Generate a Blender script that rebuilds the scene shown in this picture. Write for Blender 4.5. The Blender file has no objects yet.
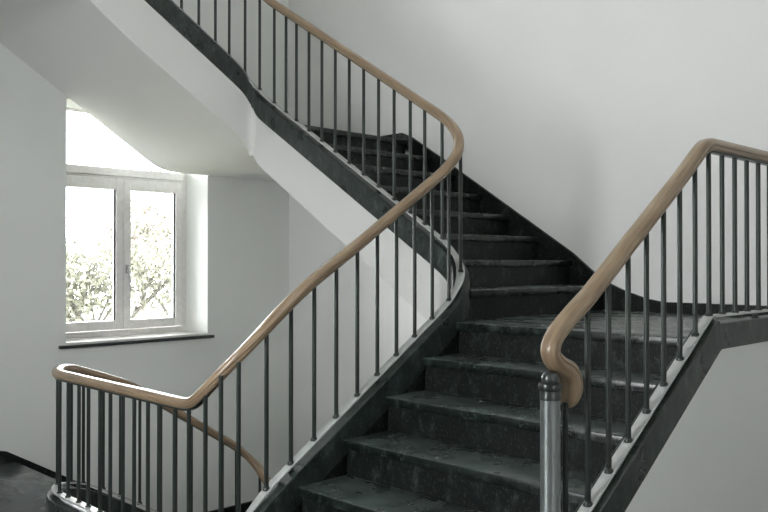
import bpy, bmesh, math, random
from mathutils import Vector, Matrix
random.seed(7)
SC = bpy.context.scene
C = SC.collection

# ------------------------------------------------------------------ measured layout (metres, eye at the origin height)
WORLD, SKW, WL, WU, SL, SU = 26, .02, .74, .34, .20, .22   # sky strength; widths of unseen openings added to let fill light in
R = .175                      # riser
ZF = -1.5604                  # storey landing floor
Z1 = ZF + 7 * R               # first quarter landing
Z2 = Z1 + 8 * R               # second quarter landing
P = 20 * R                    # storey height
XW, YW = 5.2, 6.65            # the two outer walls
XB, YB = -1.7, -1.7           # walls behind the viewer
YR = 1.51                     # outer balustrade line
WX, WY = (2.035, 3.67), (3.03, 5.13)   # balustrade lines round the stairwell

# ------------------------------------------------------------------ materials
def mat(name):
    m = bpy.data.materials.new(name); m.use_nodes = True
    nt = m.node_tree; b = nt.nodes['Principled BSDF']
    return m, nt, b
def noise(nt, scale, detail=4, rough=.6, stretch=None, coord='Object'):
    tc = nt.nodes.new('ShaderNodeTexCoord'); n = nt.nodes.new('ShaderNodeTexNoise')
    n.inputs['Scale'].default_value = scale; n.inputs['Detail'].default_value = detail
    n.inputs['Roughness'].default_value = rough
    if stretch:
        mp = nt.nodes.new('ShaderNodeMapping'); mp.inputs['Scale'].default_value = stretch
        nt.links.new(tc.outputs[coord], mp.inputs[0]); nt.links.new(mp.outputs[0], n.inputs['Vector'])
    else:
        nt.links.new(tc.outputs[coord], n.inputs['Vector'])
    return n
def ramp(nt, src, stops):
    r = nt.nodes.new('ShaderNodeValToRGB'); nt.links.new(src, r.inputs[0])
    e = r.color_ramp.elements
    while len(e) < len(stops): e.new(.5)
    for k, (p, c) in enumerate(stops):
        e[k].position = p; e[k].color = (*c, 1)
    return r
def bump(nt, b, src, s, d=.002):
    k = nt.nodes.new('ShaderNodeBump'); k.inputs['Strength'].default_value = s; k.inputs['Distance'].default_value = d
    nt.links.new(src, k.inputs['Height']); nt.links.new(k.outputs[0], b.inputs['Normal'])

def plaster(name, c, v=.02, rough=.75):
    m, nt, b = mat(name)
    n = noise(nt, .9, 3, .5)
    r = ramp(nt, n.outputs[0], [(.3, tuple(x - v for x in c)), (.7, tuple(x + v for x in c))])
    nt.links.new(r.outputs[0], b.inputs['Base Color'])
    b.inputs['Roughness'].default_value = rough
    n2 = noise(nt, 90, 5, .6); bump(nt, b, n2.outputs[0], .12, .002)
    return m
def stone(name, dark, mid, light, rough, speck=.5, stretch=(1, 1, 1), spec=.4, dust_and_light=None):
    m, nt, b = mat(name)
    n = noise(nt, 14, 9, .75, stretch)
    r = ramp(nt, n.outputs[0], [(.36, dark), (.55, mid), (.76, light)])
    n2 = noise(nt, 105, 3, .6, stretch)
    r2 = ramp(nt, n2.outputs[0], [(.57, (0, 0, 0)), (.68, (speck, speck, speck))])
    mx = nt.nodes.new('ShaderNodeMix'); mx.data_type = 'RGBA'
    nt.links.new(r2.outputs[0], mx.inputs[0]); nt.links.new(r.outputs[0], mx.inputs[6])
    mx.inputs[7].default_value = (*light, 1)
    if dust_and_light:                       # dusty foot wear on level faces, plus light from above painted into their colour
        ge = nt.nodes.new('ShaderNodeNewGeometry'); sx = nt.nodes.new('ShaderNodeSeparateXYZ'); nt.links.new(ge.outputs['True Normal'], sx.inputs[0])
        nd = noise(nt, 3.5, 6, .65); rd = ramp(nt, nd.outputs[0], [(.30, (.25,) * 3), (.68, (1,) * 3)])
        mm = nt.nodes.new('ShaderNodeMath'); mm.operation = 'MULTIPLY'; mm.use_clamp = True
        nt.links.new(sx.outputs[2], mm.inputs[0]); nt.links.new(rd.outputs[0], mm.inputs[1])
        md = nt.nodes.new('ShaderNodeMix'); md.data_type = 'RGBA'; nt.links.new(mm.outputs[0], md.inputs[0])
        nt.links.new(mx.outputs[2], md.inputs[6]); md.inputs[7].default_value = (*dust_and_light, 1)
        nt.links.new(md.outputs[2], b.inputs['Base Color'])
    else: nt.links.new(mx.outputs[2], b.inputs['Base Color'])
    n3 = noise(nt, 5, 5, .6)
    r3 = ramp(nt, n3.outputs[0], [(.3, (rough - .08,) * 3), (.7, (rough + .10,) * 3)])
    nt.links.new(r3.outputs[0], b.inputs['Roughness'])
    b.inputs['Specular IOR Level'].default_value = spec
    bump(nt, b, n2.outputs[0], .15, .001)
    return m
def simple(name, c, rough=.5, metal=0, spec=.5, coat=0):
    m, nt, b = mat(name)
    n = noise(nt, 25, 3, .5)
    r = ramp(nt, n.outputs[0], [(.3, tuple(x * .92 for x in c)), (.7, tuple(min(1, x * 1.06) for x in c))])
    nt.links.new(r.outputs[0], b.inputs['Base Color'])
    b.inputs['Roughness'].default_value = rough; b.inputs['Metallic'].default_value = metal
    b.inputs['Specular IOR Level'].default_value = spec; b.inputs['Coat Weight'].default_value = coat
    b.inputs['Coat Roughness'].default_value = .12
    return m
M = {}
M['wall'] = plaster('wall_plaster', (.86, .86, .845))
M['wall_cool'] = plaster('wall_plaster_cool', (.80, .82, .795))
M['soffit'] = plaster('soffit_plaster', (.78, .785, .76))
M['stone'] = stone('dark_green_stone', (.002, .0035, .003), (.0065, .010, .009), (.075, .097, .088), .45, .50, (1, 1, .55), .28)
M['tread'] = stone('worn_toplit_stone', (.003, .006, .005), (.010, .016, .014), (.10, .13, .118), .27, .35, (1, 1, 1), .5, (.108, .136, .127))
M['cheek'] = stone('stringer_stone', (.010, .016, .014), (.032, .044, .040), (.12, .15, .14), .32, .35, (1, 1, .5), .4)
M['edge'] = stone('polished_edge_stone', (.07, .08, .085), (.12, .135, .14), (.18, .19, .19), .20, .1)  # base colour made paler to hold the window's reflection on this slab
M['floor'] = stone('storey_floor_stone', (.022, .030, .034), (.050, .062, .068), (.11, .12, .12), .22, .15)
M['steel'] = simple('dark_green_steel', (.032, .042, .038), .30, .35)
M['flat'] = simple('painted_flat_steel', (.50, .52, .51), .38, .1)
M['newel'] = simple('grey_steel_newel', (.26, .285, .28), .30, .75)
M['cap'] = simple('dark_steel_cap', (.075, .085, .082), .28, .7)
M['frame'] = simple('white_window_frame', (.76, .74, .72), .35)
M['gasket'] = simple('black_gasket', (.03, .035, .045), .6)
M['chrome'] = simple('satin_chrome', (.6, .6, .6), .25, .9)
M['slate'] = simple('black_slate_sill', (.02, .024, .025), .35)
# wood, grain along the rail through a UV map
def wood():
    m, nt, b = mat('oiled_beech_wood')
    uv = nt.nodes.new('ShaderNodeUVMap'); mp = nt.nodes.new('ShaderNodeMapping')
    mp.inputs['Scale'].default_value = (3, 40, 1)
    n = nt.nodes.new('ShaderNodeTexNoise'); n.inputs['Scale'].default_value = 1.6; n.inputs['Detail'].default_value = 6
    nt.links.new(uv.outputs[0], mp.inputs[0]); nt.links.new(mp.outputs[0], n.inputs['Vector'])
    r = ramp(nt, n.outputs[0], [(.30, (.215, .148, .092)), (.55, (.330, .238, .152)), (.75, (.415, .315, .212))])
    nt.links.new(r.outputs[0], b.inputs['Base Color'])
    b.inputs['Roughness'].default_value = .30; b.inputs['Coat Weight'].default_value = .35
    b.inputs['Coat Roughness'].default_value = .15
    return m
M['wood'] = wood()
def glassm():
    m = bpy.data.materials.new('window_glass'); m.use_nodes = True; nt = m.node_tree; nt.nodes.clear()
    o = nt.nodes.new('ShaderNodeOutputMaterial'); t = nt.nodes.new('ShaderNodeBsdfTransparent'); g = nt.nodes.new('ShaderNodeBsdfGlossy')
    t.inputs[0].default_value = (.95, .96, .955, 1); g.inputs['Roughness'].default_value = .02
    x = nt.nodes.new('ShaderNodeMixShader'); f = nt.nodes.new('ShaderNodeFresnel'); f.inputs[0].default_value = 1.45
    nt.links.new(f.outputs[0], x.inputs[0]); nt.links.new(t.outputs[0], x.inputs[1]); nt.links.new(g.outputs[0], x.inputs[2])
    nt.links.new(x.outputs[0], o.inputs[0]); return m
M['glass'] = glassm()

# ------------------------------------------------------------------ object helpers
def tag(o, label=None, cat=None, group=None, kind=None):
    if label: o['label'] = label
    if cat: o['category'] = cat
    if group: o['group'] = group
    if kind: o['kind'] = kind
    return o
def empty(name, loc, label, cat, group=None):
    o = bpy.data.objects.new(name, None); o.location = loc; o.empty_display_size = .1
    C.objects.link(o); return tag(o, label, cat, group)
def link(name, bm, m, parent=None, smooth=False, sharp=40):
    me = bpy.data.meshes.new(name)
    bmesh.ops.recalc_face_normals(bm, faces=bm.faces)
    if smooth:
        for f in bm.faces: f.smooth = True
        a = math.radians(sharp)
        for e in bm.edges:
            if len(e.link_faces) == 2 and e.calc_face_angle(0) > a: e.smooth = False
    bm.to_mesh(me); bm.free(); me.materials.append(m)
    o = bpy.data.objects.new(name, me); C.objects.link(o)
    if parent:
        o.parent = parent
        pl = Vector((0, 0, 0)); q = parent
        while q: pl += q.location; q = q.parent
        o.data.transform(Matrix.Translation(-pl))
    return o
def link_at(name, bm, m, parent, pivot, smooth=False):
    """link with the object's own origin at pivot (world)"""
    o = link(name, bm, m, None, smooth)
    o.data.transform(Matrix.Translation(-Vector(pivot)))
    pl = Vector((0, 0, 0)); q = parent
    while q: pl += q.location; q = q.parent
    o.parent = parent; o.location = Vector(pivot) - pl
    return o
def box(bm, lo, hi, bev=0):
    vs = [bm.verts.new((x, y, z)) for x in (lo[0], hi[0]) for y in (lo[1], hi[1]) for z in (lo[2], hi[2])]
    fs = [(0, 1, 3, 2), (4, 6, 7, 5), (0, 4, 5, 1), (2, 3, 7, 6), (0, 2, 6, 4), (1, 5, 7, 3)]
    ff = [bm.faces.new([vs[i] for i in f]) for f in fs]
    if bev:
        es = list({e for f in ff for e in f.edges})
        bmesh.ops.bevel(bm, geom=es, offset=bev, segments=2, affect='EDGES', profile=.5)
def mk(fn, *a, **k):
    bm = bmesh.new(); fn(bm, *a, **k); return bm
def prism(bm, pts, vec):
    """extrude polygon (list of 3D points) by vec"""
    a = [bm.verts.new(p) for p in pts]; b = [bm.verts.new(Vector(p) + Vector(vec)) for p in pts]
    bm.faces.new(a); bm.faces.new(b[::-1]); n = len(a)
    for i in range(n): bm.faces.new((a[i], a[(i + 1) % n], b[(i + 1) % n], b[i]))
def cyl(bm, p, q, r, n=12, r2=None):
    p, q = Vector(p), Vector(q); d = (q - p).normalized()
    s = d.orthogonal().normalized(); t = d.cross(s); r2 = r if r2 is None else r2
    a = [bm.verts.new(p + (s * math.cos(i * 2 * math.pi / n) + t * math.sin(i * 2 * math.pi / n)) * r) for i in range(n)]
    b = [bm.verts.new(q + (s * math.cos(i * 2 * math.pi / n) + t * math.sin(i * 2 * math.pi / n)) * r2) for i in range(n)]
    bm.faces.new(a); bm.faces.new(b[::-1])
    for i in range(n): bm.faces.new((a[i], a[(i + 1) % n], b[(i + 1) % n], b[i]))
def lathe(bm, c, prof, n=28):
    rings = []
    for r, z in prof:
        if r < 1e-5: rings.append([bm.verts.new((c[0], c[1], z))])
        else: rings.append([bm.verts.new((c[0] + r * math.cos(2 * math.pi * i / n), c[1] + r * math.sin(2 * math.pi * i / n), z)) for i in range(n)])
    for A, B in zip(rings, rings[1:]):
        for i in range(n):
            j = (i + 1) % n
            if len(A) == 1 and len(B) == 1: continue
            if len(A) == 1: bm.faces.new((A[0], B[i], B[j]))
            elif len(B) == 1: bm.faces.new((A[i], A[j], B[0]))
            else: bm.faces.new((A[i], A[j], B[j], B[i]))

# ------------------------------------------------------------------ stairwell line
def rounded(corners, radii, step=.02):
    pts = [Vector(corners[0])]
    for i in range(1, len(corners) - 1):
        a, b, c = Vector(corners[i - 1]), Vector(corners[i]), Vector(corners[i + 1]); r = radii[i]
        d1, d2 = (a - b).normalized(), (c - b).normalized()
        cen = b + d1 * r + d2 * r
        for k in range(11):
            t = k / 10 * math.pi / 2
            pts.append(cen - d2 * r * math.cos(t) - d1 * r * math.sin(t))
    pts.append(Vector(corners[-1]))
    out = [pts[0]]
    L = [0]
    for a, b in zip(pts, pts[1:]): L.append(L[-1] + (b - a).length)
    n = int(L[-1] / step); k = 0
    for i in range(1, n + 1):
        s = L[-1] * i / n
        while k < len(L) - 2 and L[k + 1] < s: k += 1
        t = (s - L[k]) / max(1e-9, L[k + 1] - L[k]); out.append(pts[k].lerp(pts[k + 1], t))
    return out, L[-1] / n
def heights(pl, ds, keys, sig):
    """keys (x, y, z) in order; linear between them, gaussian-smoothed"""
    ss = []; last = 0
    for x, y, z in keys:
        w = range(last, min(len(pl), last + int(2.6 / ds)))
        i = min(w, key=lambda j: (pl[j] - Vector((x, y))).length); ss.append(i); last = i
    z = []
    for i in range(len(pl)):
        k = 0
        while k < len(ss) - 2 and ss[k + 1] < i: k += 1
        t = (i - ss[k]) / max(1, ss[k + 1] - ss[k]); z.append(keys[k][2] + (keys[k + 1][2] - keys[k][2]) * t)
    w = int(3 * sig / ds); ker = [math.exp(-.5 * (j * ds / sig) ** 2) for j in range(-w, w + 1)]; out = []
    for i in range(len(z)):
        s = 0
        for j, kk in zip(range(-w, w + 1), ker):
            q = i + j
            if q < 0: v = z[0] + (z[1] - z[0]) * q
            elif q >= len(z): v = z[-1] + (z[-1] - z[-2]) * (q - len(z) + 1)
            else: v = z[q]
            s += kk * v
        out.append(s / sum(ker))
    return out
def f1(x): return -.574 + .633 * (x - 2.948)
def f2(y): return .66 + .632 * (y - 4.048)
def f3(x): return 1.607 + .633 * (3.321 - x)
A_, B_, C_, D_ = (WX[0], WY[0]), (WX[1], WY[0]), (WX[1], WY[1]), (WX[0], WY[1])
CORN = [(WX[1], 4.3), C_, D_, A_, B_, C_, D_, (WX[0], 3.3)]
def well_path(rB, rC, rD, rA): return rounded(CORN, [0, rC, rD, rA, rB, rC, rD, 0])
bar_xy, DS = well_path(.10, .09, .39, .15)
YC_, YE_ = WY[1], WY[1] - .11
KB = [(3.67, 4.3, f2(4.3) - P), (3.67, YE_, f2(YE_) - P), (3.55, YC_, f3(3.55) - P - .08), (2.6, YC_, f3(2.6) - P - .11), (2.35, YC_, -1.42), (2.2, YC_ - .06, -1.375),
      (2.035, YE_, -1.35), (2.035, 3.20, -1.35), (2.2, 3.03, -1.05), (3.53, 3.03, f1(3.53)), (3.67, 3.17, f2(3.17)),
      (3.67, YE_, f2(YE_)), (3.55, YC_, f3(3.55)), (2.5, YC_, f3(2.5)), (2.28, YC_, -1.355 + P), (2.035, YE_, -1.35 + P), (2.035, 3.3, -1.35 + P)]
bar_z = heights(bar_xy, DS, KB, .05)
rail_xy, DSR = well_path(.12, .10, .41, .25)
H1, H2, H0 = .80, .75, .672
KR = [(3.67, 4.3, f2(4.3) - P + H0), (3.67, YE_, f2(YE_) - P + H0), (3.55, YC_, f3(3.55) - P + H0), (2.65, YC_, f3(2.65) - P + H0 + .01), (2.38, YC_, -.685), (2.22, YC_ - .05, -.632),
      (2.035, YE_ - .12, -.630), (2.035, 3.30, -.63), (2.10, 3.04, -.395), (2.24, 3.03, -.265), (2.5, 3.03, f1(2.5) + .79), (2.8, 3.03, f1(2.8) + .78), (3.52, 3.03, f1(3.52) + .785), (3.67, 3.18, f2(3.18) + H2),
      (3.67, YE_, f2(YE_) + H2), (3.55, YC_, f3(3.55) + H1), (2.55, YC_, f3(2.55) + H1), (2.34, YC_, -.645 + P), (2.035, YE_ - .05, -.63 + P), (2.035, 3.3, -.63 + P)]
rail_z = heights(rail_xy, DSR, KR, .06)
bar3 = [Vector((p.x, p.y, z)) for p, z in zip(bar_xy, bar_z)]
rail3 = [Vector((p.x, p.y, z)) for p, z in zip(rail_xy, rail_z)]
# outer balustrade (straight in plan)
def keyline(xs, keys, sig):
    pl = [Vector((x, 0)) for x in xs]; ds = abs(xs[1] - xs[0])
    return heights(pl, ds, [(k[0], 0, k[1]) for k in keys], sig)
xs = [2.05 + i * .02 for i in range(158)]
zs = keyline(xs, [(2.05, -.473 + .633 * (2.05 - 3.026)), (3.41, -.224), (3.6, -.224), (5.2, -.224)], .012)
def obot(x): return min(-.473 + .633 * (x - 3.026) - .158, -.366)
obar3 = [Vector((x, YR, z)) for x, z in zip(xs, zs)]

def sweep(bm, pts, sec, flat=True, uv=False, scale=None, right=None, bots=None):
    """sec: list of (side, up) closed loop; flat: section stays vertical (side is horizontal, up is z)"""
    rings = []; n = len(pts); s = 0
    uvl = bm.loops.layers.uv.new('UVMap') if uv else None
    us = []
    for i, p in enumerate(pts):
        t = (pts[min(n - 1, i + 1)] - pts[max(0, i - 1)])
        if right is not None: h = Vector(right)
        else: h = Vector((t.y, -t.x, 0)).normalized()
        u = Vector((0, 0, 1)) if flat else h.cross(t.normalized())
        k = scale[i] if scale else 1
        sc = [(a, bots[i] - p.z if b < -.1 else b) for a, b in sec] if bots else sec
        rings.append([bm.verts.new(p + h * a * k + u * b * k) for a, b in sc])
        if i: s += (p - pts[i - 1]).length
        us.append(s)
    m = len(sec)
    for i in range(n - 1):
        for j in range(m):
            f = bm.faces.new((rings[i][j], rings[i][(j + 1) % m], rings[i + 1][(j + 1) % m], rings[i + 1][j]))
            if uv:
                for l, (a, b) in zip(f.loops, ((i, j), (i, j + 1), (i + 1, j + 1), (i + 1, j))): l[uvl].uv = (us[a], b / m * .2)
    for r in (rings[0], rings[-1][::-1]): bm.faces.new(r)
def rect(a, b, lo, hi): return [(a, lo), (b, lo), (b, hi), (a, hi)]
def chamf(a, b, lo, hi, c=.004): return [(a, lo), (b, lo), (b, hi - c), (b - c, hi), (a + c, hi), (a, hi - c)]
half = [(.011, .0272), (.021, .0245), (.028, .018), (.0318, .009), (.0325, .001), (.0314, -.004), (.0262, -.0068), (.0262, -.0085), (.0300, -.0115), (.0285, -.017), (.0225, -.0245), (.012, -.027)]
RAILSEC = half + [(-a, b) for a, b in half[::-1]]

# ------------------------------------------------------------------ the setting
def struct(name, bm, m, parent=None, smooth=False):
    o = link(name, bm, m, parent, smooth)
    if not parent: tag(o, kind='structure')
    return o
ZB, ZT = ZF - P, ZF + 2 * P + .1
WIN = (2.89, 4.24); WZ = (-.68, 1.35)
# window wall with three openings, one above the other
bm = bmesh.new()
zz = [ZB]
for k in (0, 1): zz += [WZ[0] + k * P, WZ[1] + k * P]
zz.append(ZT)
TH = .55
box(bm, (XB - .3, YW, ZB), (WIN[0], YW + TH, ZT)); box(bm, (WIN[1], YW, ZB), (XW + .3, YW + TH, ZT))
for a, b in ((0, 1), (2, 3), (4, 5)): box(bm, (WIN[0], YW, zz[a]), (WIN[1], YW + TH, zz[b]))
tag(struct('wall_back', bm, M['wall_cool']), 'pale grey plaster wall holding the white casement window')
tag(struct('wall_right', mk(box, (XW, YB - .3, ZB), (XW + .3, YW, ZT)), M['wall']), 'tall pale plaster wall climbing beside the upper flight')
# walls behind the viewer, each with added unseen openings for fill daylight
LZ = (ZF + .9, ZF + 3.0)
def holed(axis, lo, hi, u0, u1, holes):
    bm = bmesh.new(); z = ZB
    def b(ua, ub, za, zb_):
        if axis == 0: box(bm, (lo, ua, za), (hi, ub, zb_))
        else: box(bm, (ua, lo, za), (ub, hi, zb_))
    for (ha, hb, za, zb_) in holes:
        b(u0, u1, z, za); b(u0, ha, za, zb_); b(hb, u1, za, zb_); z = zb_
    b(u0, u1, z, ZT); return bm
HW = [(2.6 - w / 2, 2.6 + w / 2, LZ[0] + d, LZ[1] + d) for w, d in ((WL, 0), (WU, P)) if w > 0]
HS = [(c - w / 2, c + w / 2, LZ[0] + d, LZ[1] + d) for w, d, c in ((SL, 0, .9), (SU, P, 2.9)) if w > 0]
struct('wall_left', holed(0, XB - .3, XB, YB - .3, YW, HW), M['wall'])
struct('wall_front', holed(1, YB - .3, YB, XB, XW, HS), M['wall'])
SK = (2.1, 2.1 + SKW, 2.6, 2.6 + SKW)  # roof opening added for fill daylight, nearly closed
bm = bmesh.new()
box(bm, (XB - .3, YB - .3, ZT), (SK[0], YW + TH, ZT + .2)); box(bm, (SK[1], YB - .3, ZT), (XW + .3, YW + TH, ZT + .2))
box(bm, (SK[0], YB - .3, ZT), (SK[1], SK[2], ZT + .2)); box(bm, (SK[0], SK[3], ZT), (SK[1], YW + TH, ZT + .2))
struct('ceiling', bm, M['wall'])
def slab(z, t):
    return [(XB, YB, z), (XW, YB, z), (XW, 1.47, z), (1.86, 1.47, z), (1.86, 3.0, z), (2.03, 3.0, z), (2.03, 5.16, z), (2.18, 5.16, z), (2.18, YW, z), (XB, YW, z)], (0, 0, -t)
pts, v = slab(ZF, .3); fl = struct('floor', mk(prism, pts, v), M['floor'])
# storey above: slab overhead (only its stair side and soffit could ever be seen)
pts, v = slab(ZF + P, .21)
pts[1] = (1.86, YB, ZF + P); pts[2] = (1.86, 1.47, ZF + P)
struct('ceiling', mk(prism, pts, v), M['soffit'])
struct('floor', mk(box, (XB, YB, ZB - .2), (XW, YW, ZB)), M['floor'])
# wall panel below the outer stringer, down to the storey floor
def spandrel():
    bm = bmesh.new(); off = -.19
    top = [(x, YR - .034, obot(x) + .002) for x in xs]
    pts = [(1.75, YR - .034, ZF), (1.75, YR - .034, top[0][2] + .633 * (1.75 - 2.05))] + top + [(XW, YR - .034, ZF)]
    prism(bm, pts, (0, .09, 0)); return bm
tag(struct('wall_inner', spandrel(), M['wall_cool']), 'smooth grey wall panel below the right-hand stringer')

# ------------------------------------------------------------------ windows
def window(dz, n, full=True):
    w = bpy.data.objects.new('window_%d' % n, None); w.location = ((WIN[0] + WIN[1]) / 2, YW + .38, WZ[0] + dz); C.objects.link(w)
    tag(w, 'white double casement window with a transom pane over a black sill' if n == 1 else None, None, None, 'structure')
    y0, y1 = YW + .38, YW + .45
    x0, x1 = WIN; z0, z1 = WZ[0] + dz, WZ[1] + dz
    bm = bmesh.new()
    box(bm, (x0, y0, z0), (x0 + .045, y1, z1), .003); box(bm, (x1 - .045, y0, z0), (x1, y1, z1), .003)
    box(bm, (x0 + .045, y0, z0), (x1 - .045, y1, z0 + .065), .003); box(bm, (x0 + .045, y0, z1 - .022), (x1 - .045, y1, z1), .003)
    box(bm, (x0 + .045, y0 - .035, .782 + dz), (x1 - .045, y1, .857 + dz), .006)
    box(bm, (x0 + .045, y0 - .02, .765 + dz), (x1 - .045, y1, .778 + dz), .003)
    link('window_frame', bm, M['frame'], w)
    mid = 3.583
    for k, (a, b, pa, pb) in enumerate(((x0 + .05, mid - .002, 3.045, 3.512), (mid + .002, x1 - .05, 3.653, 4.120))):
        bm = bmesh.new(); ys = y0 - .018; zl, zh = z0 + .07, .762 + dz; pl, ph = -.527 + dz, .661 + dz
        box(bm, (a, ys, zl), (pa, y1 - .01, zh), .004); box(bm, (pb, ys, zl), (b, y1 - .01, zh), .004)
        box(bm, (pa, ys, zl), (pb, y1 - .01, pl), .004); box(bm, (pa, ys, ph), (pb, y1 - .01, zh), .004)
        s = link('window_sash', bm, M['frame'], w)
        link('glass_pane', mk(box, (pa - .005, y0 + .022, pl - .005), (pb + .005, y0 + .028, ph + .005)), M['glass'], s)
        bm = bmesh.new()
        box(bm, (pb - .012, y0 + .006, pl), (pb, y0 + .020, ph)); box(bm, (pa, y0 + .006, pl), (pa + .006, y0 + .020, ph))
        link('gasket', bm, M['gasket'], s)
        if k == 1:
            hx = 3.612
            bm = bmesh.new(); box(bm, (hx - .016, ys - .012, -.10 + dz), (hx + .016, ys, -.02 + dz), .005)
            cyl(bm, (hx, ys - .01, -.05 + dz), (hx, ys - .055, -.05 + dz), .010, 12)
            cyl(bm, (hx, ys - .050, -.042 + dz), (hx + .012, ys - .050, -.26 + dz), .0105, 12, .008)
            tag(link('window_handle', bm, M['chrome'], s, True), 'small satin metal window handle')
        bm = bmesh.new()
        for hz in (zl + .03, zh - .06): cyl(bm, ((b - .01 if k else a + .01), ys - .008, hz + 0), ((b - .01 if k else a + .01), ys - .008, hz + .05), .008, 10)
        link('hinge', bm, M['frame'], s, True)
    link('transom_pane', mk(box, (x0 + .04, y0 + .022, .85 + dz), (x1 - .04, y0 + .028, z1 - .02)), M['glass'], w)
    bm = bmesh.new(); box(bm, (x0 + .002, YW + .0, z0 - .0), (x1 - .002, y0, z0 + .016), .002)
    link('inner_ledge', bm, M['frame'], w)
    bm = bmesh.new(); box(bm, (WIN[0] - .06, YW - .035, z0 - .028), (WIN[1] + .055, YW + .02, z0 - .002), .003)
    tag(link('window_sill', bm, M['slate'], w), 'thin black slate sill board')
    return w
window(0, 1); window(P, 2)

# ------------------------------------------------------------------ stone skirtings on the walls
def nos2(y): return Z1 + R + (y - 3.0116) * R / .2767
def skirt_right():
    top = [(YR + .02, Z1 + .07), (2.60, Z1 + .07), (2.72, Z1 + .09), (2.85, Z1 + .13), (3.05, nos2(3.05) + .01), (3.3, nos2(3.3) + .05), (4.6, nos2(4.6) + .055), (4.90, nos2(4.90) + .05), (5.02, Z2 + .072), (YW - .03, Z2 + .068)]
    bot = [(YW - .03, Z2 - .05), (5.0, Z2 - .05), (3.1, Z1 - .1), (YR + .02, Z1 - .1)]
    bm = bmesh.new(); prism(bm, [(XW - .03, y, z) for y, z in top + bot], (.032, 0, 0)); return bm
tag(struct('baseboard_right', skirt_right(), M['stone']), 'dark stone skirting rising with the upper flight')
def skirt_back(dz, zf):
    g = .29
    def n3(x): return zf - (x - 2.48) * R / g
    top = [(XB + .02, zf + .1), (2.36, zf + .1), (2.42, zf + .085), (2.6, n3(2.6) + .05), (3.6, n3(3.6) + .05), (3.9, zf - 5 * R + .1), (XW - .03, zf - 5 * R + .1)]
    bot = [(XW - .03, zf - 5 * R - .02), (3.9, zf - 5 * R - .03), (2.45, zf - .25), (2.3, zf - .02), (XB + .02, zf - .02)]
    bm = bmesh.new(); prism(bm, [(x, YW - .028, z) for x, z in top + bot], (0, .03, 0)); return bm
tag(struct('baseboard_back', skirt_back(0, ZF), M['stone']), 'dark stone skirting below the window, falling with the lower flight')
struct('baseboard_back', skirt_back(0, ZF + P), M['stone'])

# ------------------------------------------------------------------ flights
def mid_index(cx, cy, start):
    w = range(start, min(len(bar_xy), start + int(3.2 / DS)))
    return min(w, key=lambda j: (bar_xy[j] - Vector((cx, cy))).length)
iC0 = mid_index(3.64, WY[1] - .03, 0); iD0 = mid_index(2.40, WY[1], iC0); iA = mid_index(2.08, 3.06, iD0 + 60)
iB = mid_index(3.64, 3.06, iA); iC = mid_index(3.64, WY[1] - .03, iB); iD = mid_index(2.40, WY[1], iC)
def band(bm, pts, a, b, top, depth, zmin):
    rings = []
    for k, p in enumerate(pts):
        t = pts[min(len(pts) - 1, k + 1)] - pts[max(0, k - 1)]; h = Vector((t.y, -t.x, 0)).normalized()
        zb = max(p.z - depth, zmin - max(0, p.x - 2.30) * .70); zt = max(p.z - top, zb + .01)
        rings.append([bm.verts.new((p.x + h.x * o, p.y + h.y * o, z)) for o, z in ((a, zb), (b, zb), (b, zt), (a, zt))])
    for r, q in zip(rings, rings[1:]):
        for j in range(4): bm.faces.new((r[j], r[(j + 1) % 4], q[(j + 1) % 4], q[j]))
    bm.faces.new(rings[0]); bm.faces.new(rings[-1][::-1])
def stringers(parent, i, j, level=False, zmin=-99):
    seg = bar3[i:j + 1]
    link('stringer', mk(sweep, seg, chamf(-.042, .052, -.19, -.036)), M['cheek'], parent, True)
    if not level: link('inner_string', mk(sweep, seg, rect(.014, .046, -.40, -.188)), M['stone'], parent, True)
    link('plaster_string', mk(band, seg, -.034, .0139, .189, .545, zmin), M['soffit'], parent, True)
def steps(parent, axis, sgn, u0, g, n, zb, lo, hi):
    """treads and risers; axis 0/1 is the climbing axis, lo..hi the width on the other"""
    for i in range(1, n + 1):
        u = u0 + sgn * (i - 1) * g; z = zb + i * R
        back = u + sgn * (g + .028) if i < n else u + sgn * .30
        def bb(ua, ub, za, zc, bev):
            ua, ub = min(ua, ub), max(ua, ub)
            a = (ua, lo, za) if axis == 0 else (lo, ua, za); b = (ub, hi, zc) if axis == 0 else (hi, ub, zc)
            return mk(box, a, b, bev)
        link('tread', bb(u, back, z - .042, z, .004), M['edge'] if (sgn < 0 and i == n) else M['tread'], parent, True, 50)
        link('riser', bb(u + sgn * .026, u + sgn * .056, z - R + (0 if i > 1 else 0), z - .042, 0), M['stone'], parent)
def body(parent, axis, sgn, u0, g, n, zb, lo, hi, sof):
    """plaster body below the steps; sof = soffit polygon points (u, z) from the top end back to the bottom end"""
    top = []
    for i in range(1, n + 1):
        u = u0 + sgn * ((i - 1) * g + .056)
        top += [(u, zb + (i - 1) * R - .044), (u, zb + i * R - .044)]
    top.append((u0 + sgn * ((n - 1) * g + .30), zb + n * R - .044))
    pts = [(u, lo, z) if axis == 0 else (lo, u, z) for u, z in top + sof]
    v = (0, hi - lo, 0) if axis == 0 else (hi - lo, 0, 0)
    link('soffit', mk(prism, pts, v), M['soffit'], parent, True, 25)

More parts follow.
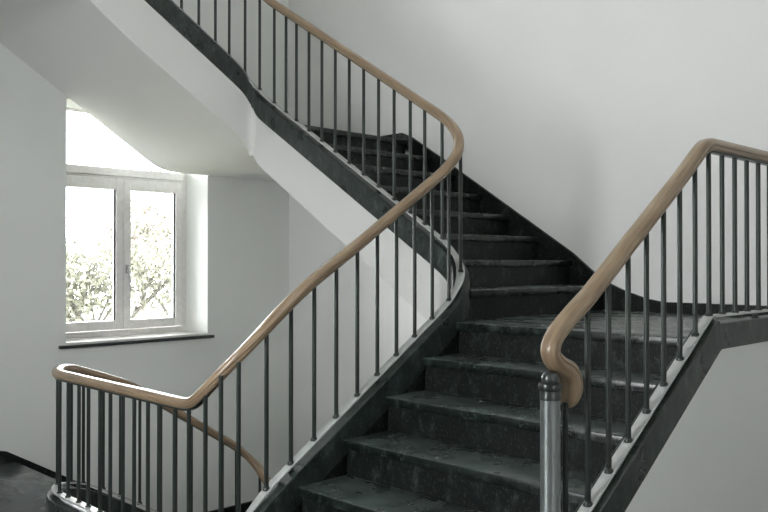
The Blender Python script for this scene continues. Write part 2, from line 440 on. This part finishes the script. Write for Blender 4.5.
# flight falling away from the storey landing, along the window wall
def flight_window(dz, label):
    e = empty('stair_flight', (3.0, 5.9, Z2 + dz), label, 'stairs', None)
    a, b = WY[1] + .0, YW - .0
    steps(e, 0, -1, 3.64, .29, 5, Z2 + dz, a + .03, b - .03)
    zb = Z2 + dz
    body(e, 0, -1, 3.64, .29, 5, zb, a + .014, b, [(u, z + dz) for u, z in ((2.08, 1.736), (2.22, 1.733), (2.30, 1.722), (2.38, 1.70), (2.48, 1.635), (3.02, 1.285), (3.60, .915), (3.68, .868), (3.76, .836), (3.86, .818), (4.02, .812))])
    return e
fl_m1 = flight_window(-P, 'dark stone flight going down along the window wall, behind the level railing')
stringers(fl_m1, iC0, iD0, False, 1.73 - P)
fl3 = flight_window(0, 'topmost flight at upper left, its pale soffit sloping over the window')
stringers(fl3, iC, iD, False, 1.73)
# kerb on the storey landing
kb = empty('landing_kerb', (2.035, 4.1, ZF), 'low dark stone kerb under the level railing at lower left', 'kerb')
seg = bar3[iD0:iA + 1]
kb2 = empty('landing_kerb', (2.035, 4.1, ZF + P), 'dark stone kerb of the storey above, level over the left of the stairwell', 'kerb')
for k_, sg, zm in ((kb, seg, 1.73 - P), (kb2, bar3[iD:], 1.73)):
    link('kerb_stone', mk(sweep, sg, chamf(-.042, .052, -.215, -.036)), M['cheek'], k_, True)
    link('kerb_side', mk(band, sg, -.034, .03, .214, .545, zm), M['soffit'], k_, True)
# first flight
e1 = empty('stair_flight', (2.7, 2.2, ZF), 'broad dark stone flight rising in the foreground to the first quarter landing', 'stairs')
steps(e1, 0, 1, 1.8236, .2809, 7, ZF, YR + .03, WY[0] - .015)
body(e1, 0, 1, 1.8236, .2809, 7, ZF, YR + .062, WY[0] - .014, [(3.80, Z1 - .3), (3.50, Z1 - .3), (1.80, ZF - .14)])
stringers(e1, iA, iB)
link('outer_stringer', mk(sweep, obar3[:70], chamf(-.045, .044, -.19, -.022), True, False, None, (0, -1, 0), [obot(x) for x in xs[:70]]), M['cheek'], e1, True)
link('outer_inner_string', mk(sweep, obar3[:70], rect(-.046, -.016, -.40, -.150), True, False, None, (0, -1, 0)), M['stone'], e1, True)
# first quarter landing
l1 = empty('stair_landing', (4.4, 2.3, Z1), 'level dark stone quarter landing behind the right-hand railing', 'landing')
bm = bmesh.new(); box(bm, (3.509 + .302, YR + .03, Z1 - .042), (XW - .02, 2.98, Z1)); box(bm, (3.67, 2.98, Z1 - .042), (XW - .02, 3.05, Z1))
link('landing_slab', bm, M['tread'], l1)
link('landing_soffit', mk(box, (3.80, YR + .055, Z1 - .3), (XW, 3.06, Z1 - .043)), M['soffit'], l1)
link('outer_stringer', mk(sweep, obar3[69:], chamf(-.045, .044, -.15, -.034), True, False, None, (0, -1, 0), [obot(x) for x in xs[69:]]), M['cheek'], l1, True)
# second flight
e2 = empty('stair_flight', (4.4, 4.0, Z1), 'dark stone flight climbing left along the tall plain wall', 'stairs')
steps(e2, 1, 1, 3.0116, .2767, 8, Z1, WX[1] + .01, XW - .028)
body(e2, 1, 1, 3.0116, .2767, 8, Z1, WX[1] + .014, XW, [(5.20, .815), (5.16, .815), (3.06, .815 - .632 * 2.10 - .03), (3.06, Z1 - .2)])
stringers(e2, iB, iC)
# second quarter landing
l2 = empty('stair_landing', (4.4, 5.9, Z2), 'upper quarter landing in the far corner, seen as a dark edge with a pale soffit', 'landing')
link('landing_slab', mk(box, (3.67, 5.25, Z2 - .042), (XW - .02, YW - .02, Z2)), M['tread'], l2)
link('landing_soffit', mk(box, (3.99, 5.14, .815), (XW, YW, Z2 - .043)), M['soffit'], l2)
# lowest quarter landing
l0 = empty('stair_landing', (4.4, 5.9, Z2 - P), 'dark lower quarter landing under the window, mostly out of sight', 'landing')
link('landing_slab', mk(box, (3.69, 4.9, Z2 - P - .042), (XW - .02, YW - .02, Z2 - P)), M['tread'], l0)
link('landing_soffit', mk(box, (3.74, 4.9, .815 - P), (XW, YW, Z2 - P - .043)), M['soffit'], l0)

# ------------------------------------------------------------------ balustrades
def interp(path, ds, i):
    k = max(0, min(len(path) - 2, int(i))); return path[k].lerp(path[k + 1], i - k)
def rail_at(x, y, i0):
    s = range(max(0, i0 - 14), min(len(rail3), i0 + 15))
    j = min(s, key=lambda k: (rail3[k].xy - Vector((x, y))).length); return rail3[j].z
BR = .0103
def baluster(parent, foot, top):
    bm = bmesh.new(); cyl(bm, foot + Vector((0, 0, -.004)), (foot.x, foot.y, top), BR, 12)
    o = link_at('baluster', bm, M['steel'], parent, foot, True)
    bm = bmesh.new(); lathe(bm, foot, [(0, foot.z - .006), (.017, foot.z - .006), (.017, foot.z + .003), (.0125, foot.z + .010), (0, foot.z + .010)], 14)
    link('foot_collar', bm, M['steel'], o, True)
def spacer(parent, p, t):
    bm = bmesh.new(); cyl(bm, p + Vector((0, 0, -.06)), p + Vector((0, 0, -.016)), .013, 12)
    cyl(bm, p + Vector((0, 0, -.040)), p + Vector((0, 0, -.030)), .019, 6)
    link('spacer_bolt', bm, M['steel'], parent, True)

bal = empty('stair_railing', (2.035, 4.1, ZF), 'continuous wood-topped baluster railing winding round the stairwell from lower left to the top', 'railing')
link('handrail', mk(sweep, [p + Vector((0, 0, -.027)) for p in rail3], [(a * .93, b * .95) for a, b in RAILSEC], False, True), M['wood'], bal, True)
link('rail_core', mk(sweep, [p + Vector((0, 0, -.0575)) for p in rail3], rect(-.014, .014, -.004, .006)), M['steel'], bal)
link('base_bar', mk(sweep, bar3, chamf(-.024, .024, -.009, 0, .002)), M['flat'], bal)
# baluster feet: placed along each run
def run(a, b, i0, fixed):
    out = []
    for x, y in fixed:
        w = range(i0, min(len(bar_xy), i0 + int(4.2 / DS)))
        j = min(w, key=lambda k: (bar_xy[k] - Vector((x, y))).length); out.append(j)
    return out
feet = []
feet += run(0, 0, iC0 - 45, [(3.67, 4.47), (3.67, 4.61), (3.67, 4.75), (3.67, 4.89), (3.65, 5.04)])
feet += run(0, 0, iC0, [(3.53 - .1315 * i, YC_) for i in range(10)])
feet += run(0, 0, iD0, [(2.24, 5.08), (2.11, 4.97)] + [(2.035, 4.77 - .1296 * i) for i in range(13)])
feet += run(0, 0, iA - 14, [(2.037, 3.10)])
feet += run(0, 0, iA, [(2.10, 3.035), (2.25, 3.03)] + [(2.392 + .1377 * i, 3.03) for i in range(9)])
feet += run(0, 0, iB - 4, [(3.635, 3.065)] + [(3.67, 3.219 + .138 * i) for i in range(13)] + [(3.667, 5.04)])
feet += run(0, 0, iC, [(3.60 - .1365 * i, YC_) for i in range(10)])
feet += run(0, 0, iD, [(2.24, 5.08), (2.11, 4.97)] + [(2.035, 4.77 - .14 * i) for i in range(10)])
ratio = len(rail3) / len(bar3)
for n, j in enumerate(feet):
    f = bar3[j]; baluster(bal, f.copy(), rail_at(f.x, f.y, int(j * ratio)) - .05)
for x, y, i0 in [(2.388, 3.03, iA), (2.948, 3.03, iA), (3.50, 3.03, iA), (3.67, 3.76, iB), (3.67, 4.32, iB), (3.65, 4.87, iB), (2.9, YC_, iC), (2.035, 4.85, iD0), (2.035, 4.2, iD0), (2.035, 3.5, iD0), (2.30, YC_, iD0 - 20), (3.1, YC_, iC0)]:
    w = range(i0, min(len(bar_xy), i0 + int(2.9 / DS)))
    j = min(w, key=lambda k: (bar_xy[k] - Vector((x, y))).length)
    spacer(bal, bar3[j], None)

# outer railing with newel
ob = empty('stair_railing', (2.19, YR, Z1 - 4 * R), 'right-hand wood-topped railing ending in a curled volute over a round steel newel', 'railing')
def orz(x):
    return None
ox = [3.47 + .02 * i for i in range(87)]
rk = [(2.47, -.090), (2.743, .096), (3.163, .372), (3.40, .527), (3.62, .527), (5.2, .527)]
rxs = [2.47 + .02 * i for i in range(137)]
rzs = keyline(rxs, rk, .035)
line = [Vector((x, YR, z - .027)) for x, z in zip(rxs, rzs)]
# volute: curls down past the newel and back under, in the plane of the railing
vol = [(2.338, -.472, .55), (2.345, -.458, 1.0), (2.355, -.425, 1.30), (2.353, -.388, 1.32), (2.330, -.356, 1.22), (2.285, -.332, 1.06), (2.252, -.304, .98), (2.247, -.273, .96), (2.276, -.234, .98), (2.337, -.193, 1.0), (2.401, -.155, 1.0)]
def catmull(pts, per):
    out = []
    for i in range(len(pts) - 1):
        p0, p1, p2, p3 = pts[max(0, i - 1)], pts[i], pts[i + 1], pts[min(len(pts) - 1, i + 2)]
        for k in range(per):
            t = k / per
            out.append(tuple(.5 * ((2 * b) + (c - a) * t + (2 * a - 5 * b + 4 * c - d) * t * t + (3 * b - a - 3 * c + d) * t ** 3) for a, b, c, d in zip(p0, p1, p2, p3)))
    out.append(pts[-1]); return out
vp = vol + [(rxs[0], line[0].z, 1.0)]
cv = [(2.334, -.476, .08)] + catmull(vp, 5)
path = [Vector((x, YR, z)) for x, z, s in cv] + line[1:]
scl = [s for _, _, s in cv] + [1] * (len(line) - 1)
link('handrail', mk(sweep, path, RAILSEC, False, True, scl, (0, -1, 0)), M['wood'], ob, True)
link('rail_core', mk(sweep, [p + Vector((0, 0, -.0305)) for p in line], rect(-.014, .014, -.004, .006), True, False, None, (0, -1, 0)), M['steel'], ob)
link('base_bar', mk(sweep, obar3, chamf(-.021, .023, -.009, 0, .002), True, False, None, (0, -1, 0)), M['flat'], ob)
def ozb(x):
    i = (x - xs[0]) / .02; k = max(0, min(len(xs) - 2, int(i))); return zs[k] + (zs[k + 1] - zs[k]) * (i - k)
def ozr(x):
    i = (x - rxs[0]) / .02; k = max(0, min(len(rxs) - 2, int(i))); return rzs[k] + (rzs[k + 1] - rzs[k]) * (i - k)
bx = [2.330, 2.468] + [2.468 + .1374 * i for i in range(1, 7)] + [3.423 + .134 * i for i in range(13)]
for x in bx:
    baluster(ob, Vector((x, YR, ozb(x))), (-.46 if x < 2.4 else ozr(x) - .05))
for x in (2.62, 2.90, 3.43, 3.90, 4.45, 5.0): spacer(ob, Vector((x + .05 if x < 3.4 else x, YR - .006, ozb(x + .05 if x < 3.4 else x))), None)
nz = ozb(2.232) - .035
bm = bmesh.new(); c = (2.243, YR)
lathe(bm, c, [(0, nz), (.048, nz), (.048, nz + .03), (.038, nz + .045), (.0325, nz + .06), (.0325, -.440), (0, -.440)])
np_ = link('newel_post', bm, M['newel'], ob, True, 30); tag(np_, 'round grey steel newel post')
bm = bmesh.new()
lathe(bm, c, [(0, -.442), (.0335, -.442), (.0345, -.436), (.0335, -.430), (.0335, -.412), (.0375, -.408), (.0390, -.400), (.0375, -.391), (.031, -.388), (.0275, -.386), (.0285, -.378), (.0280, -.368), (.0235, -.358), (.016, -.352), (.008, -.349), (0, -.348)])
tag(link('newel_cap', bm, M['cap'], np_, True, 30), 'dark ringed collar and ball cap')

# ------------------------------------------------------------------ outside the window: ground and trees in flat daylight
def leafm(name, c):
    m, nt, b = mat(name); n = noise(nt, .9, 3)
    r = ramp(nt, n.outputs[0], [(.35, tuple(x * .6 for x in c)), (.65, tuple(x * 1.3 for x in c))])
    nt.links.new(r.outputs[0], b.inputs['Base Color']); b.inputs['Roughness'].default_value = .8
    b.inputs['Specular IOR Level'].default_value = .1
    return m
LM = [leafm('foliage_green', (.10, .10, .075)), leafm('foliage_autumn', (.10, .085, .070)), leafm('foliage_olive', (.11, .106, .082))]
bark, nt, b = mat('bark'); n = noise(nt, 12, 5, .6, (1, 1, .2)); r_ = ramp(nt, n.outputs[0], [(.3, (.03, .027, .024)), (.7, (.07, .062, .055))]); nt.links.new(r_.outputs[0], b.inputs['Base Color'])
def tree(x, y, zg, h, rad, k, label):
    e = empty('garden_tree', (x, y, zg), label, 'tree', 'trees outside the window')
    rnd = random.Random(int(x * 31 + y * 7)); bm = bmesh.new(); tips = []
    def limb(p, d, L, r, dep):
        q = p + d * L; cyl(bm, p, q, r, 7, r * .62); tips.append(q)
        if dep:
            for _ in range(4 if dep > 1 else 3):
                nd = (d + Vector((rnd.uniform(-1, 1), rnd.uniform(-1, 1), rnd.uniform(-.1, .8))) * .75).normalized()
                limb(p + d * L * rnd.uniform(.6, 1), nd, L * .62, r * .5, dep - 1)
    limb(Vector((x, y, zg)), Vector((0, 0, 1)), h * .45, h * .022, 3)
    link('trunk', bm, bark, e, True)
    bm = bmesh.new()
    for i in range(4200):
        t = rnd.choice(tips[4:]) ; p = t + Vector((rnd.gauss(0, 1), rnd.gauss(0, 1), rnd.gauss(0, .8))) * rad * .17
        u = Vector((rnd.uniform(-1, 1), rnd.uniform(-1, 1), rnd.uniform(-1, 1))).normalized(); v = u.orthogonal().normalized()
        s = rnd.uniform(.05, .13)
        a = [bm.verts.new(p + w) for w in (u * s, v * s * .6, -u * s, -v * s * .6)]
        bm.faces.new(a)
    o = link('foliage', bm, LM[k], e); tag(o, kind='stuff')
ZG = -6.0
tree(10.2, 21.5, ZG, 7.3, 3.8, 0, 'hazy green tree filling the lower left window pane')
tree(13.2, 22.5, ZG, 8.1, 4.4, 2, 'hazy olive tree behind the right window pane')
tree(17.9, 33, ZG, 9.6, 4.6, 1, 'distant reddish-brown tree seen between the two others')
bm = bmesh.new(); box(bm, (-60, YW + 3, ZG - .5), (90, 120, ZG))
g, nt, b = mat('dry_lawn'); n = noise(nt, 1.5, 5); r_ = ramp(nt, n.outputs[0], [(.3, (.10, .10, .06)), (.7, (.15, .14, .09))]); nt.links.new(r_.outputs[0], b.inputs['Base Color'])
tag(link('garden_ground', bm, g), kind='structure')

# ------------------------------------------------------------------ light
w = bpy.data.worlds.new('overcast_sky'); SC.world = w; w.use_nodes = True
bg = w.node_tree.nodes['Background']; bg.inputs[0].default_value = (.97, .985, 1, 1); bg.inputs[1].default_value = WORLD
def area(name, loc, rot, sx, sy, power, col=(1, 1, 1), portal=False, spread=math.pi):
    l = bpy.data.lights.new(name, 'AREA'); l.shape = 'RECTANGLE'; l.size = sx; l.size_y = sy; l.energy = power; l.color = col; l.spread = spread
    if portal: l.cycles.is_portal = True
    o = bpy.data.objects.new(name, l); o.location = loc; o.rotation_euler = rot; C.objects.link(o); return o
for dz in (0, P):
    area('window_daylight', ((WIN[0] + WIN[1]) / 2, YW + .53, (WZ[0] + WZ[1]) / 2 + dz), (math.radians(-90), 0, 0), 1.33, 1.98, 10, portal=True)
if SKW > .1: area('skylight_fill', ((SK[0] + SK[1]) / 2, (SK[2] + SK[3]) / 2, ZT + .18), (0, 0, 0), SKW, SKW, 10, portal=True)
for h in HW: area('fill_daylight', (XB - .2, (h[0] + h[1]) / 2, (h[2] + h[3]) / 2), (0, math.radians(-90), 0), 2.1, h[1] - h[0], 10, portal=True)  # portals of the added openings behind the viewer
for h in HS: area('fill_daylight', ((h[0] + h[1]) / 2, YB - .2, (h[2] + h[3]) / 2), (math.radians(90), 0, 0), h[1] - h[0], 2.1, 10, portal=True)

# ------------------------------------------------------------------ camera
f, yaw, pitch = 821.94, .7918, .0077
cam = bpy.data.cameras.new('camera'); co = bpy.data.objects.new('camera', cam); C.objects.link(co)
cam.sensor_width = 36; cam.lens = f * 36 / 768; cam.clip_start = .05; cam.clip_end = 400
co.location = (0, 0, 0)
d = Vector((math.cos(yaw) * math.cos(pitch), math.sin(yaw) * math.cos(pitch), math.sin(pitch)))
co.rotation_euler = d.to_track_quat('-Z', 'Y').to_euler()
SC.camera = co
SC.view_settings.view_transform = 'Standard'; SC.view_settings.look = 'None'
SC.view_settings.exposure = 0; SC.view_settings.gamma = 1; SC.view_settings.use_curve_mapping = False
SC.cycles.use_denoising = True; SC.cycles.diffuse_bounces = 8; SC.cycles.max_bounces = 14; SC.cycles.sample_clamp_indirect = 30
